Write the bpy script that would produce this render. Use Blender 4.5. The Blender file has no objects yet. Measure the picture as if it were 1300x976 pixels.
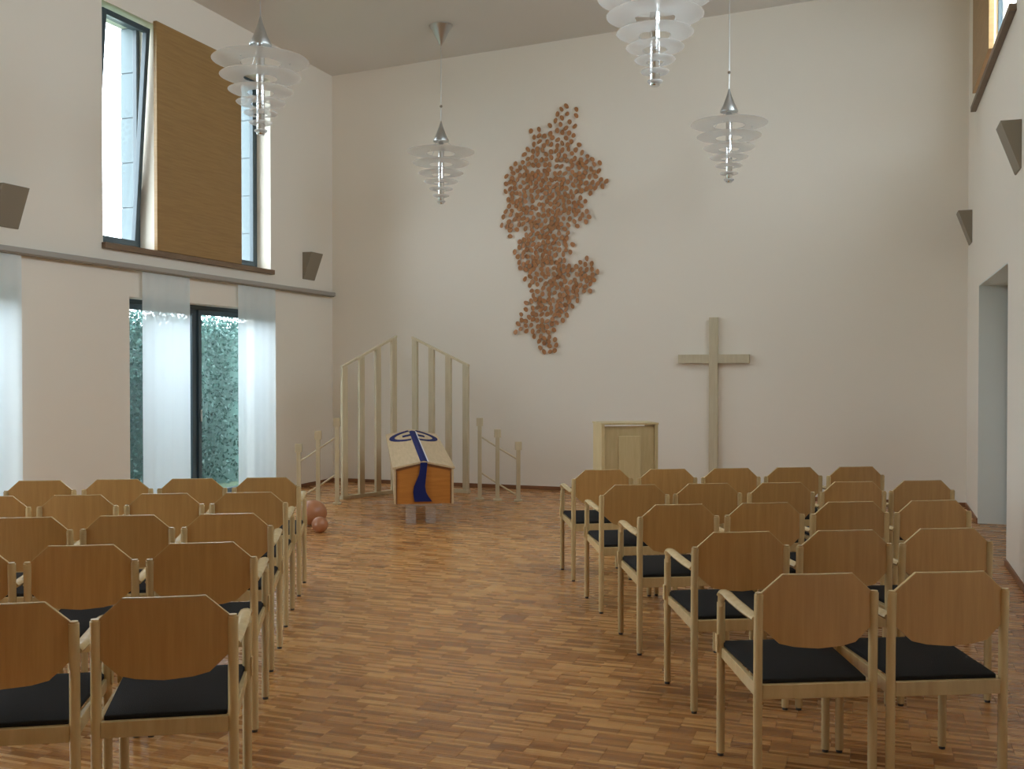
import bpy, bmesh, math, random
import numpy as np
from mathutils import Vector, Matrix

random.seed(7)
SC = bpy.context.scene
COL = SC.collection

# ------------------------------------------------------------------ camera
F = 1300.0                      # focal length in pixels of the 1300x976 frame
CAMH = 1.58
YAW = math.radians(19.4)        # room axis is 19.4 deg to the right of the view axis
PITCH = math.atan(18.0 / F)
cam_d = bpy.data.cameras.new('camera')
cam_d.sensor_fit = 'HORIZONTAL'
cam_d.sensor_width = 36.0
cam_d.lens = 36.0
cam_d.clip_start = 0.05
cam_d.clip_end = 300
cam = bpy.data.objects.new('camera', cam_d)
COL.objects.link(cam)
cam.location = (0, 0, CAMH)
cam.rotation_euler = (math.pi / 2 - PITCH, 0, YAW)
SC.camera = cam

# ------------------------------------------------------------------ colour management, sky, window portals
SC.view_settings.view_transform = 'Standard'
SC.view_settings.look = 'None'
SC.view_settings.gamma = 1.0
SC.view_settings.use_curve_mapping = False
SC.view_settings.exposure = 0.36
SC.cycles.max_bounces = 14
SC.cycles.diffuse_bounces = 8
SC.cycles.transparent_max_bounces = 16
SC.cycles.sample_clamp_indirect = 6.0
SC.cycles.caustics_reflective = False
SC.cycles.caustics_refractive = False

SKY = 10.5
world = bpy.data.worlds.new('overcast_sky')
SC.world = world
world.use_nodes = True
bg = world.node_tree.nodes['Background']
bg.inputs[0].default_value = (0.87, 0.95, 1.0, 1)
bg.inputs[1].default_value = SKY

# room dimensions (metres; X across, Y towards the altar wall, camera above the origin)
XL, XR, YB, YF = -7.25, 1.03, 12.9, -3.0
WT = 0.44                       # outer wall thickness
CZ0, CSL = 5.75, 0.043          # ceiling height at the left wall and its slope


def ceil_z(x):
    return CZ0 + (x - XL) * CSL


# openings in the walls: (y0, y1, z0, z1)
UPL = [(8.30, 9.10, 2.86, 5.27), (10.50, 11.32, 2.86, 5.27), (3.7, 4.5, 2.86, 5.27), (5.9, 6.7, 2.86, 5.27)]  # the later pair is unseen, added to light the nearest chairs
LOL = [(8.68, 11.43, 0.03, 2.34), (4.45, 7.22, 0.03, 2.34), (0.2, 2.95, 0.03, 2.34)]  # the last opening is unseen, added to brighten the near rows
UPR = [(8.75, 11.97, 4.40, 5.80), (3.9, 7.1, 4.40, 5.80)]  # the second is an unseen window added for more light
DOOR = (9.15, 11.57, 0.0, 2.46)


def portal(name, x, y0, y1, z0, z1, ry):
    d = bpy.data.lights.new(name, 'AREA')
    d.shape = 'RECTANGLE'
    d.size = z1 - z0
    d.size_y = y1 - y0
    d.cycles.is_portal = True
    o = bpy.data.objects.new(name, d)
    COL.objects.link(o)
    o.location = (x, (y0 + y1) / 2, (z0 + z1) / 2)
    o.rotation_euler = (0, ry, 0)


for (a, b, c, d) in UPL + LOL:
    portal('window_portal', XL - WT - 0.02, a, b, c, d, -math.pi / 2)
for (a, b, c, d) in UPR:
    portal('window_portal', XR + 0.36, a, b, c, d, math.pi / 2)

# ------------------------------------------------------------------ pixel -> ray helpers
FW = Vector((-math.sin(YAW) * math.cos(PITCH), math.cos(YAW) * math.cos(PITCH), -math.sin(PITCH)))
RT = Vector((math.cos(YAW), math.sin(YAW), 0))
UPV = RT.cross(FW)
C0 = Vector((0, 0, CAMH))
FH = Vector((-math.sin(YAW), math.cos(YAW), 0))


def ray(px, py):
    return FW + RT * ((px - 650) / F) + UPV * ((488 - py) / F)


def on_floor(px, py, z=0.0):
    d = ray(px, py)
    return C0 + d * ((z - CAMH) / d.z)


def on_x(px, py, x):
    d = ray(px, py)
    return C0 + d * (x / d.x)


def on_y(px, py, y):
    d = ray(px, py)
    return C0 + d * (y / d.y)


def at_depth(px, z, h=0.0):
    p = FH * z + RT * ((px - 650) / F * z)
    return Vector((p.x, p.y, h))


# ------------------------------------------------------------------ materials
def new_mat(name):
    m = bpy.data.materials.new(name)
    m.use_nodes = True
    nt = m.node_tree
    return m, nt, nt.nodes['Principled BSDF']


def N(nt, t, **kw):
    n = nt.nodes.new(t)
    for k, v in kw.items():
        setattr(n, k, v)
    return n


def plain(name, col, rough=0.5, metal=0.0, bump=0.0, bscale=60.0, var=0.0, spec=0.5):
    m, nt, p = new_mat(name)
    p.inputs['Base Color'].default_value = (*col, 1)
    p.inputs['Roughness'].default_value = rough
    p.inputs['Metallic'].default_value = metal
    p.inputs['Specular IOR Level'].default_value = spec
    if bump or var:
        tc = N(nt, 'ShaderNodeTexCoord')
        no = N(nt, 'ShaderNodeTexNoise')
        no.inputs['Scale'].default_value = bscale
        no.inputs['Detail'].default_value = 4
        nt.links.new(tc.outputs['Object'], no.inputs['Vector'])
        if bump:
            b = N(nt, 'ShaderNodeBump')
            b.inputs['Strength'].default_value = bump
            b.inputs['Distance'].default_value = 0.01
            nt.links.new(no.outputs['Fac'], b.inputs['Height'])
            nt.links.new(b.outputs['Normal'], p.inputs['Normal'])
        if var:
            mx = N(nt, 'ShaderNodeMixRGB')
            mx.blend_type = 'MULTIPLY'
            mx.inputs[0].default_value = 1.0
            mr = N(nt, 'ShaderNodeMapRange')
            mr.inputs[3].default_value = 1 - var
            mr.inputs[4].default_value = 1 + var
            nt.links.new(no.outputs['Fac'], mr.inputs[0])
            mx.inputs[1].default_value = (*col, 1)
            nt.links.new(mr.outputs[0], mx.inputs[2])
            nt.links.new(mx.outputs[0], p.inputs['Base Color'])
    return m


def wood(name, c1, c2, rough=0.4, scale=(40, 40, 3), noise=1.0, objvar=0.12, coat=0.0):
    m, nt, p = new_mat(name)
    tc = N(nt, 'ShaderNodeTexCoord')
    mp = N(nt, 'ShaderNodeMapping')
    mp.inputs['Scale'].default_value = scale
    oi = N(nt, 'ShaderNodeObjectInfo')
    va = N(nt, 'ShaderNodeVectorMath', operation='ADD')
    vm = N(nt, 'ShaderNodeVectorMath', operation='SCALE')
    vm.inputs[3].default_value = 13.0
    cx = N(nt, 'ShaderNodeCombineXYZ')
    nt.links.new(oi.outputs['Random'], cx.inputs[0])
    nt.links.new(oi.outputs['Random'], cx.inputs[1])
    nt.links.new(cx.outputs[0], vm.inputs[0])
    nt.links.new(tc.outputs['Object'], mp.inputs[0])
    nt.links.new(mp.outputs[0], va.inputs[0])
    nt.links.new(vm.outputs[0], va.inputs[1])
    no = N(nt, 'ShaderNodeTexNoise')
    no.inputs['Scale'].default_value = noise
    no.inputs['Detail'].default_value = 6
    no.inputs['Roughness'].default_value = 0.6
    nt.links.new(va.outputs[0], no.inputs['Vector'])
    cr = N(nt, 'ShaderNodeValToRGB')
    cr.color_ramp.elements[0].position = 0.3
    cr.color_ramp.elements[0].color = (*c1, 1)
    cr.color_ramp.elements[1].position = 0.72
    cr.color_ramp.elements[1].color = (*c2, 1)
    nt.links.new(no.outputs['Fac'], cr.inputs[0])
    hs = N(nt, 'ShaderNodeHueSaturation')
    mr = N(nt, 'ShaderNodeMapRange')
    mr.inputs[3].default_value = 1 - objvar
    mr.inputs[4].default_value = 1 + objvar
    nt.links.new(oi.outputs['Random'], mr.inputs[0])
    nt.links.new(mr.outputs[0], hs.inputs['Value'])
    nt.links.new(cr.outputs[0], hs.inputs['Color'])
    nt.links.new(hs.outputs[0], p.inputs['Base Color'])
    p.inputs['Roughness'].default_value = rough
    p.inputs['Coat Weight'].default_value = coat
    return m


def glassy(name, tint=(0.95, 0.98, 1.0), gloss=0.06):
    m = bpy.data.materials.new(name)
    m.use_nodes = True
    nt = m.node_tree
    nt.nodes.clear()
    out = N(nt, 'ShaderNodeOutputMaterial')
    tr = N(nt, 'ShaderNodeBsdfTransparent')
    tr.inputs[0].default_value = (*tint, 1)
    gl = N(nt, 'ShaderNodeBsdfGlossy')
    gl.inputs['Roughness'].default_value = 0.02
    mx = N(nt, 'ShaderNodeMixShader')
    lw = N(nt, 'ShaderNodeLayerWeight')
    lw.inputs[0].default_value = 0.5
    pw = N(nt, 'ShaderNodeMath', operation='POWER')
    pw.inputs[1].default_value = 4.0
    ml = N(nt, 'ShaderNodeMath', operation='MULTIPLY_ADD')
    ml.inputs[1].default_value = 0.5
    ml.inputs[2].default_value = 0.03
    nt.links.new(lw.outputs['Facing'], pw.inputs[0])
    nt.links.new(pw.outputs[0], ml.inputs[0])
    nt.links.new(ml.outputs[0], mx.inputs[0])
    nt.links.new(tr.outputs[0], mx.inputs[1])
    nt.links.new(gl.outputs[0], mx.inputs[2])
    nt.links.new(mx.outputs[0], out.inputs[0])
    return m


def sheer(name, col, transp, transl, gloss=0.0):
    """thin translucent sheet: part clear, part translucent, part diffuse"""
    m = bpy.data.materials.new(name)
    m.use_nodes = True
    nt = m.node_tree
    nt.nodes.clear()
    out = N(nt, 'ShaderNodeOutputMaterial')
    tr = N(nt, 'ShaderNodeBsdfTransparent')
    tl = N(nt, 'ShaderNodeBsdfTranslucent')
    df = N(nt, 'ShaderNodeBsdfDiffuse')
    tl.inputs[0].default_value = (*col, 1)
    df.inputs[0].default_value = (*col, 1)
    m1 = N(nt, 'ShaderNodeMixShader')
    m1.inputs[0].default_value = transl
    nt.links.new(df.outputs[0], m1.inputs[1])
    nt.links.new(tl.outputs[0], m1.inputs[2])
    m2 = N(nt, 'ShaderNodeMixShader')
    m2.inputs[0].default_value = transp
    nt.links.new(m1.outputs[0], m2.inputs[1])
    nt.links.new(tr.outputs[0], m2.inputs[2])
    last = m2
    if gloss:
        gl = N(nt, 'ShaderNodeBsdfGlossy')
        gl.inputs['Roughness'].default_value = 0.15
        m3 = N(nt, 'ShaderNodeMixShader')
        m3.inputs[0].default_value = gloss
        nt.links.new(m2.outputs[0], m3.inputs[1])
        nt.links.new(gl.outputs[0], m3.inputs[2])
        last = m3
    nt.links.new(last.outputs[0], out.inputs[0])
    return m


BLK = 0.16                      # parquet block edge
NSTR = 7


def parquet_mat():
    m, nt, p = new_mat('oak_parquet')
    ge = N(nt, 'ShaderNodeNewGeometry')
    sx = N(nt, 'ShaderNodeSeparateXYZ')
    nt.links.new(ge.outputs['Position'], sx.inputs[0])

    def math_(op, a, b=None):
        n = N(nt, 'ShaderNodeMath', operation=op)
        for i, v in enumerate((a, b)):
            if v is None:
                continue
            if isinstance(v, (int, float)):
                n.inputs[i].default_value = v
            else:
                nt.links.new(v, n.inputs[i])
        return n.outputs[0]

    def wn(a, b, c=0.0):
        cx = N(nt, 'ShaderNodeCombineXYZ')
        for i, v in enumerate((a, b, c)):
            if isinstance(v, (int, float)):
                cx.inputs[i].default_value = v
            else:
                nt.links.new(v, cx.inputs[i])
        w = N(nt, 'ShaderNodeTexWhiteNoise', noise_dimensions='3D')
        nt.links.new(cx.outputs[0], w.inputs['Vector'])
        return w.outputs['Value']

    by = math_('FLOOR', math_('DIVIDE', sx.outputs[1], BLK))
    odd = math_('FLOORED_MODULO', by, 2.0)
    bx = math_('FLOOR', math_('DIVIDE', math_('SUBTRACT', sx.outputs[0], math_('MULTIPLY', odd, BLK / 2)), BLK))
    sy = math_('FLOOR', math_('DIVIDE', sx.outputs[1], BLK / NSTR))
    col4 = math_('FLOOR', math_('DIVIDE', sx.outputs[0], BLK * 4))
    v_block = wn(bx, by, 3.0)
    v_strip = wn(bx, sy, 7.0)
    v_col = wn(col4, 1.0, 9.0)
    v = math_('ADD', math_('ADD', math_('MULTIPLY', v_block, 0.16), math_('MULTIPLY', v_strip, 0.64)),
              math_('MULTIPLY', v_col, 0.20))
    # fine grain
    cx = N(nt, 'ShaderNodeCombineXYZ')
    nt.links.new(math_('MULTIPLY', sx.outputs[0], 14.0), cx.inputs[0])
    nt.links.new(math_('MULTIPLY', sx.outputs[1], 300.0), cx.inputs[1])
    nt.links.new(v_strip, cx.inputs[2])
    no = N(nt, 'ShaderNodeTexNoise')
    no.inputs['Scale'].default_value = 1.0
    no.inputs['Detail'].default_value = 3
    nt.links.new(cx.outputs[0], no.inputs['Vector'])
    v2 = math_('ADD', v, math_('MULTIPLY', math_('SUBTRACT', no.outputs['Fac'], 0.5), 0.25))
    cr = N(nt, 'ShaderNodeValToRGB')
    els = cr.color_ramp.elements
    els[0].position = 0.12
    els[0].color = (0.26, 0.100, 0.028, 1)
    els[1].position = 0.92
    els[1].color = (0.67, 0.38, 0.135, 1)
    e = els.new(0.5)
    e.color = (0.46, 0.205, 0.060, 1)
    nt.links.new(v2, cr.inputs[0])
    nt.links.new(cr.outputs[0], p.inputs['Base Color'])
    p.inputs['Roughness'].default_value = 0.36
    p.inputs['Specular IOR Level'].default_value = 0.5
    mr = N(nt, 'ShaderNodeMapRange')
    mr.inputs[3].default_value = 0.20
    mr.inputs[4].default_value = 0.34
    nt.links.new(v_strip, mr.inputs[0])
    nt.links.new(mr.outputs[0], p.inputs['Roughness'])
    return m


M = {}
M['plaster'] = plain('warm_white_plaster', (0.822, 0.768, 0.68), 0.9, bump=0.05, bscale=120, spec=0.2)
M['ceiling'] = plain('ceiling_paint', (0.72, 0.70, 0.67), 0.9, bump=0.03, bscale=80, spec=0.2)
M['parquet'] = parquet_mat()
M['screed'] = plain('dark_joint', (0.07, 0.04, 0.02), 0.9)
M['beech'] = wood('beech_frame', (0.52, 0.375, 0.18), (0.64, 0.48, 0.25), 0.26, (30, 30, 4))
M['veneer'] = wood('beech_veneer_back', (0.44, 0.24, 0.080), (0.53, 0.305, 0.108), 0.30, (45, 45, 3), objvar=0.10)
M['fabric'] = plain('black_fabric', (0.020, 0.018, 0.017), 0.95, bump=0.4, bscale=400, spec=0.2)
M['rubber'] = plain('black_glide', (0.02, 0.02, 0.02), 0.6)
M['alu'] = plain('brushed_aluminium', (0.55, 0.56, 0.56), 0.35, 1.0)
M['rail'] = plain('grey_rail', (0.40, 0.38, 0.35), 0.5, 0.3)
M['frame'] = plain('anthracite_window_frame', (0.045, 0.07, 0.085), 0.4)
M['sashlight'] = plain('pale_sash', (0.62, 0.66, 0.70), 0.4)
M['glass'] = glassy('window_glass')
M['curtain'] = sheer('sheer_white_curtain', (0.88, 0.95, 0.99), 0.14, 0.46)
M['panelwood'] = wood('tan_wood_panel', (0.29, 0.165, 0.055), (0.37, 0.22, 0.08), 0.5, (3, 3, 55), objvar=0.03)
M['sill'] = wood('brown_sill', (0.15, 0.095, 0.055), (0.21, 0.14, 0.085), 0.5, (4, 4, 30))
M['clad'] = plain('slate_cladding', (0.12, 0.16, 0.175), 0.6)
M['sconce'] = plain('bronze_grey_sconce', (0.26, 0.22, 0.165), 0.5, 0.15)
M['lampglass'] = sheer('frosted_lamp_glass', (0.96, 0.96, 0.95), 0.58, 0.5, 0.03)
M['chrome'] = plain('chrome', (0.75, 0.76, 0.77), 0.15, 1.0)
M['palewood'] = wood('pale_maple', (0.53, 0.445, 0.285), (0.63, 0.54, 0.37), 0.35, (30, 30, 3), objvar=0.05)
M['crosswood'] = wood('pale_cross_wood', (0.52, 0.45, 0.31), (0.60, 0.53, 0.38), 0.55, (30, 30, 3), objvar=0.02)
M['lecternwood'] = wood('lectern_maple', (0.52, 0.40, 0.20), (0.62, 0.49, 0.27), 0.5, (30, 30, 3), objvar=0.05)
M['coffinend'] = wood('orange_brown_wood', (0.40, 0.145, 0.022), (0.50, 0.195, 0.034), 0.4, (4, 40, 40), objvar=0.02)
M['coffinlid'] = wood('light_oak_lid', (0.50, 0.36, 0.20), (0.62, 0.46, 0.28), 0.45, (40, 3, 40), objvar=0.03)
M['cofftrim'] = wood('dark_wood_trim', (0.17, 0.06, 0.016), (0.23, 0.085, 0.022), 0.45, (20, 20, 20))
M['bluecloth'] = plain('royal_blue_cloth', (0.012, 0.018, 0.105), 0.8, bump=0.2, bscale=300, spec=0.2)
M['whitetrim'] = plain('white_edging', (0.75, 0.76, 0.80), 0.7)
M['acrylic'] = sheer('clear_acrylic', (0.85, 0.87, 0.90), 0.80, 0.3, 0.07)
M['copper'] = plain('copper_brown_leaf', (0.40, 0.18, 0.068), 0.55, 0.1, var=0.25, bscale=8)
M['terracotta'] = plain('terracotta_glaze', (0.40, 0.165, 0.075), 0.35, var=0.12, bscale=12)
M['doorpaint'] = plain('grey_green_lining', (0.68, 0.70, 0.665), 0.5)
M['baseboard'] = wood('brown_baseboard', (0.20, 0.085, 0.035), (0.28, 0.12, 0.05), 0.45, (3, 30, 30))
M['leaf'] = plain('hedge_leaf', (0.055, 0.13, 0.115), 0.6, var=0.6, bscale=3, spec=0.3)
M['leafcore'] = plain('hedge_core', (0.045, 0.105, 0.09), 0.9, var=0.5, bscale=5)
M['lawn'] = plain('lawn', (0.06, 0.10, 0.05), 0.95, var=0.4, bscale=4)


# ------------------------------------------------------------------ mesh builder
class MB:
    def __init__(self):
        self.v, self.f = [], []

    def add(self, vs, fs):
        b = len(self.v)
        self.v += [Vector(p) for p in vs]
        self.f += [tuple(b + i for i in f) for f in fs]
        return self

    def box(self, x0, x1, y0, y1, z0, z1, mat=None):
        vs = [(x, y, z) for z in (z0, z1) for y in (y0, y1) for x in (x0, x1)]
        if mat is not None:
            vs = [mat @ Vector(p) for p in vs]
        return self.add(vs, [(0, 2, 3, 1), (4, 5, 7, 6), (0, 1, 5, 4), (2, 6, 7, 3), (0, 4, 6, 2), (1, 3, 7, 5)])

    def prism(self, a, b):
        """two matching polygons (lists of points) joined by side faces"""
        n = len(a)
        fs = [tuple(range(n - 1, -1, -1)), tuple(range(n, 2 * n))]
        for i in range(n):
            j = (i + 1) % n
            fs.append((i, j, n + j, n + i))
        return self.add(list(a) + list(b), fs)

    def tube(self, pts, r, n=8, ry=None, up=None):
        """sweep an elliptical section along pts; r across, ry along 'up'"""
        pts = [Vector(p) for p in pts]
        ry = ry or r
        rings = []
        for i, p in enumerate(pts):
            t = (pts[min(i + 1, len(pts) - 1)] - pts[max(i - 1, 0)]).normalized()
            u = Vector(up) if up else (Vector((0, 0, 1)) if abs(t.z) < 0.9 else Vector((1, 0, 0)))
            s = t.cross(u).normalized()
            w = s.cross(t).normalized()
            rings.append([p + s * (r * math.cos(2 * math.pi * k / n)) + w * (ry * math.sin(2 * math.pi * k / n)) for k in range(n)])
        vs = [q for rg in rings for q in rg]
        fs = []
        for i in range(len(rings) - 1):
            for k in range(n):
                a, b = i * n + k, i * n + (k + 1) % n
                fs.append((a, b, b + n, a + n))
        fs.append(tuple(range(n - 1, -1, -1)))
        fs.append(tuple((len(rings) - 1) * n + k for k in range(n)))
        return self.add(vs, fs)

    def lathe(self, prof, n=32, c=(0, 0, 0), cap=True):
        vs, fs = [], []
        for (r, z) in prof:
            for k in range(n):
                a = 2 * math.pi * k / n
                vs.append((c[0] + r * math.cos(a), c[1] + r * math.sin(a), c[2] + z))
        for i in range(len(prof) - 1):
            for k in range(n):
                a, b = i * n + k, i * n + (k + 1) % n
                fs.append((a, b, b + n, a + n))
        if cap:
            fs.append(tuple(range(n - 1, -1, -1)))
            fs.append(tuple((len(prof) - 1) * n + k for k in range(n)))
        return self.add(vs, fs)

    def build(self, name, mat, parent=None, bevel=0.0, seg=2, smooth=False, loc=None):
        me = bpy.data.meshes.new(name)
        me.from_pydata(self.v, [], self.f)
        bm = bmesh.new()
        bm.from_mesh(me)
        bmesh.ops.recalc_face_normals(bm, faces=bm.faces)
        if bevel:
            es = [e for e in bm.edges if len(e.link_faces) == 2 and e.calc_face_angle() > 0.5]
            bmesh.ops.bevel(bm, geom=es, offset=bevel, segments=seg, affect='EDGES', profile=0.6, clamp_overlap=True)
        bm.to_mesh(me)
        bm.free()
        if smooth:
            me.polygons.foreach_set('use_smooth', [True] * len(me.polygons))
            if smooth != 'all':
                me.set_sharp_from_angle(angle=math.radians(smooth if isinstance(smooth, (int, float)) and smooth > 1 else 40))
        me.materials.append(M[mat])
        o = bpy.data.objects.new(name, me)
        COL.objects.link(o)
        if parent is not None:
            o.parent = parent
        if loc is not None:
            o.location = loc
        return o


def tag(o, label, cat, group=None):
    o['label'] = label
    o['category'] = cat
    if group:
        o['group'] = group
    return o


def thing(name, label, cat, loc=(0, 0, 0), rz=0.0, group=None):
    o = bpy.data.objects.new(name, None)
    o.empty_display_size = 0.1
    COL.objects.link(o)
    o.location = loc
    o.rotation_euler = (0, 0, rz)
    return tag(o, label, cat, group)


def struct(o, label=None, cat=None):
    o['kind'] = 'structure'
    if label:
        o['label'] = label
    if cat:
        o['category'] = cat
    return o


def semp(name, label, cat, loc=(0, 0, 0)):
    o = bpy.data.objects.new(name, None)
    COL.objects.link(o)
    o.location = loc
    return struct(o, label, cat)


def copy_tree(o, parent=None):
    c = o.copy()
    COL.objects.link(c)
    c.parent = parent
    for ch in o.children:
        copy_tree(ch, c)
    return c


# ================================================================== the room
def holed_wall(x0, x1, y0, y1, z0, z1, holes):
    mb = MB()
    ys = sorted(set([y0, y1] + [h[0] for h in holes] + [h[1] for h in holes]))
    for a, b in zip(ys[:-1], ys[1:]):
        zs = sorted((h[2], h[3]) for h in holes if h[0] <= a + 1e-6 and h[1] >= b - 1e-6)
        z = z0
        for (c, d) in zs:
            if c > z + 1e-6:
                mb.box(x0, x1, a, b, z, c)
            z = d
        if z < z1:
            mb.box(x0, x1, a, b, z, z1)
    return mb


struct(holed_wall(XL - WT, XL, YF - 0.2, YB + 0.3, 0, 6.0, UPL + LOL).build('wall_left', 'plaster'),
       'warm white plastered wall with tall windows on the left', 'wall')
struct(holed_wall(XR, XR + 0.34, YF - 0.2, YB + 0.3, 0, 6.4, UPR + [DOOR]).build('wall_right', 'plaster'),
       'white plastered wall with door recess and high window on the right', 'wall')
mb = MB()
mb.prism([(XL, YB, 0), (XR, YB, 0), (XR, YB, ceil_z(XR) + .2), (XL, YB, ceil_z(XL) + .2)],
         [(XL, YB + .3, 0), (XR, YB + .3, 0), (XR, YB + .3, ceil_z(XR) + .2), (XL, YB + .3, ceil_z(XL) + .2)])
struct(mb.build('wall_back', 'plaster'), 'tall warm white wall behind the coffin and the cross', 'wall')
mb = MB()
mb.prism([(XL, YF - .2, 0), (XR, YF - .2, 0), (XR, YF - .2, ceil_z(XR) + .2), (XL, YF - .2, ceil_z(XL) + .2)],
         [(XL, YF, 0), (XR, YF, 0), (XR, YF, ceil_z(XR) + .2), (XL, YF, ceil_z(XL) + .2)])
struct(mb.build('wall_front', 'plaster'), 'plain plastered wall behind the rows of chairs', 'wall')
mb = MB()
mb.prism([(XL, YF, ceil_z(XL)), (XR, YF, ceil_z(XR)), (XR, YF, ceil_z(XR) + .2), (XL, YF, ceil_z(XL) + .2)],
         [(XL, YB, ceil_z(XL)), (XR, YB, ceil_z(XR)), (XR, YB, ceil_z(XR) + .2), (XL, YB, ceil_z(XL) + .2)])
struct(mb.build('ceiling', 'ceiling'), 'plain off-white ceiling rising slightly to the right', 'ceiling')

# floor slab with parquet blocks
PT = 0.010
floor = MB().box(XL - WT, XR + .34, YF - .2, YB + .3, -0.2, -PT).build('floor', 'screed')
struct(floor, 'glossy reddish brown parquet floor of small square blocks', 'floor')


def block_geo(mb, x0, y0, x1, y1, rnd):
    g = 0.0005
    ny = max(1, round((y1 - y0) / (BLK / NSTR)))
    for s in range(ny):
        a = y0 + s * (BLK / NSTR) + g
        b = min(y0 + (s + 1) * (BLK / NSTR), y1) - g
        h = -rnd.random() * 0.0006
        c = 0.0008
        lo = [(x0 + g, a, -PT), (x1 - g, a, -PT), (x1 - g, b, -PT), (x0 + g, b, -PT)]
        mi = [(x0 + g, a, h - c), (x1 - g, a, h - c), (x1 - g, b, h - c), (x0 + g, b, h - c)]
        hi = [(x0 + g + c, a + c, h), (x1 - g - c, a + c, h), (x1 - g - c, b - c, h), (x0 + g + c, b - c, h)]
        base = len(mb.v)
        mb.v += [Vector(p) for p in lo + mi + hi]
        for L in (0, 4):
            for i in range(4):
                j = (i + 1) % 4
                mb.f.append((base + L + i, base + L + j, base + L + 4 + j, base + L + 4 + i))
        mb.f.append((base + 8, base + 9, base + 10, base + 11))


rnd = random.Random(3)
variants = []
for k in range(6):
    t = MB()
    block_geo(t, 0, 0, BLK, BLK, rnd)
    me = bpy.data.meshes.new('parquet_block')
    me.from_pydata(t.v, [], t.f)
    me.materials.append(M['parquet'])
    variants.append(me)
i0, i1 = math.floor(XL / BLK), math.ceil(XR / BLK)
j0, j1 = math.floor(YF / BLK), math.ceil(YB / BLK)
cells = []
for i in range(i0 - 1, i1 + 1):
    for j in range(j0, j1):
        off = (j % 2) * BLK / 2
        x0, x1 = max(i * BLK + off, XL), min((i + 1) * BLK + off, XR)
        if x1 - x0 < .004:
            continue
        y0, y1 = max(j * BLK, YF), min((j + 1) * BLK, YB)
        cx, cy = (x0 + x1) / 2, (y0 + y1) / 2
        q = Vector((cx, cy, 0)) - C0
        dz = q.dot(FW)
        score = 1e9
        if dz > 1.0 and x1 - x0 > BLK - 1e-6 and y1 - y0 > BLK - 1e-6:
            px = 650 + F * q.dot(RT) / dz
            py = 488 - F * q.dot(UPV) / dz
            # nearest blocks of the open aisle (not the ones under the chairs)
            left_edge = 330 + (976 - py) * 0.27
            right_edge = 915 - (957 - py) * 0.86
            if py < 990 and left_edge < px < right_edge + 60:
                score = dz
        cells.append((score, x0, y0, x1, y1))
cells.sort()
for (s, x0, y0, x1, y1) in cells[:300]:
    o = bpy.data.objects.new('parquet_block', variants[rnd.randrange(6)])
    COL.objects.link(o)
    o.location = (x0, y0, 0)
    o.parent = floor
rest = MB()
for (s, x0, y0, x1, y1) in cells[300:]:
    if y1 - y0 > 0.01:
        block_geo(rest, x0, y0, x1, y1, rnd)
me = bpy.data.meshes.new('parquet_field')
me.from_pydata(rest.v, [], rest.f)
me.materials.append(M['parquet'])
o = bpy.data.objects.new('parquet_field', me)
COL.objects.link(o)
o.parent = floor
o['kind'] = 'stuff'

struct(MB().box(XL + .0, XR, YB - 0.015, YB, 0, 0.05).build('baseboard_back', 'baseboard', bevel=0.003),
       'thin brown skirting along the back wall', 'baseboard')
mbx = MB()
ys = [YF] + [v for h in sorted(LOL) for v in (h[0], h[1])] + [YB - .015]
for a, b in zip(ys[0::2], ys[1::2]):
    mbx.box(XL, XL + .015, a, b, 0, .05)
struct(mbx.build('baseboard_left', 'baseboard'), 'thin brown skirting along the window wall', 'baseboard')
mbx = MB()
mbx.box(XR - .015, XR, YF, DOOR[0], 0, .05).box(XR - .015, XR, DOOR[1], YB - .015, 0, .05)
struct(mbx.build('baseboard_right', 'baseboard'), 'thin brown skirting along the right wall', 'baseboard')


# ------------------------------------------------------------------ windows
def ring_frame(mb, x0, x1, y0, y1, z0, z1, w, mat=None):
    mb.box(x0, x1, y0, y0 + w, z0, z1, mat).box(x0, x1, y1 - w, y1, z0, z1, mat)
    mb.box(x0, x1, y0 + w, y1 - w, z0, z0 + w, mat).box(x0, x1, y0 + w, y1 - w, z1 - w, z1, mat)
    return mb


def upper_window(n, y0, y1, z0, z1, tilt, label):
    w = semp('window_%d' % n, label, 'window', (XL - .2, (y0 + y1) / 2, z0))
    hw, h = (y1 - y0) / 2, z1 - z0
    ring_frame(MB(), -.05, .0, -hw, hw, 0, h, .05).build('window_frame', 'frame', w, .004)
    # sash hinged at its foot
    mt = Matrix.Translation((0.0, 0, .05)) @ Matrix.Rotation(tilt, 4, 'Y')
    s = MB()
    ring_frame(s, -.045, .008, -hw + .045, hw - .045, 0, h - .1, .055, mt)
    so = s.build('sash', 'frame', w, .004)
    MB().box(-.022, -.014, -hw + .095, hw - .095, .05, h - .15, mt).build('pane', 'glass', so)
    # outer reveal: pale cladding panels on the far jamb, with open joints
    k = 5
    MB().box(-.24, -.052, hw - .0025, hw - .0005, 0, h).build('reveal_backing', 'frame', w)
    for i in range(k):
        a, b = h * i / k, h * (i + 1) / k - .012
        MB().box(-.24, -.052, hw - .014, hw - .003, a, b).build('reveal_panel', 'clad', w)
    return w


upper_window(1, *UPL[0], math.radians(4.2), 'narrow upper window tilted open left of the tan wood panel')
upper_window(2, *UPL[1], 0, 'narrow upper window right of the tan wood panel')
upper_window(5, *UPL[2], 0, 'unseen narrow upper window beside the camera, added to light the nearest chairs')
upper_window(6, *UPL[3], 0, 'unseen narrow upper window near the first chairs, added to light them')


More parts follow.
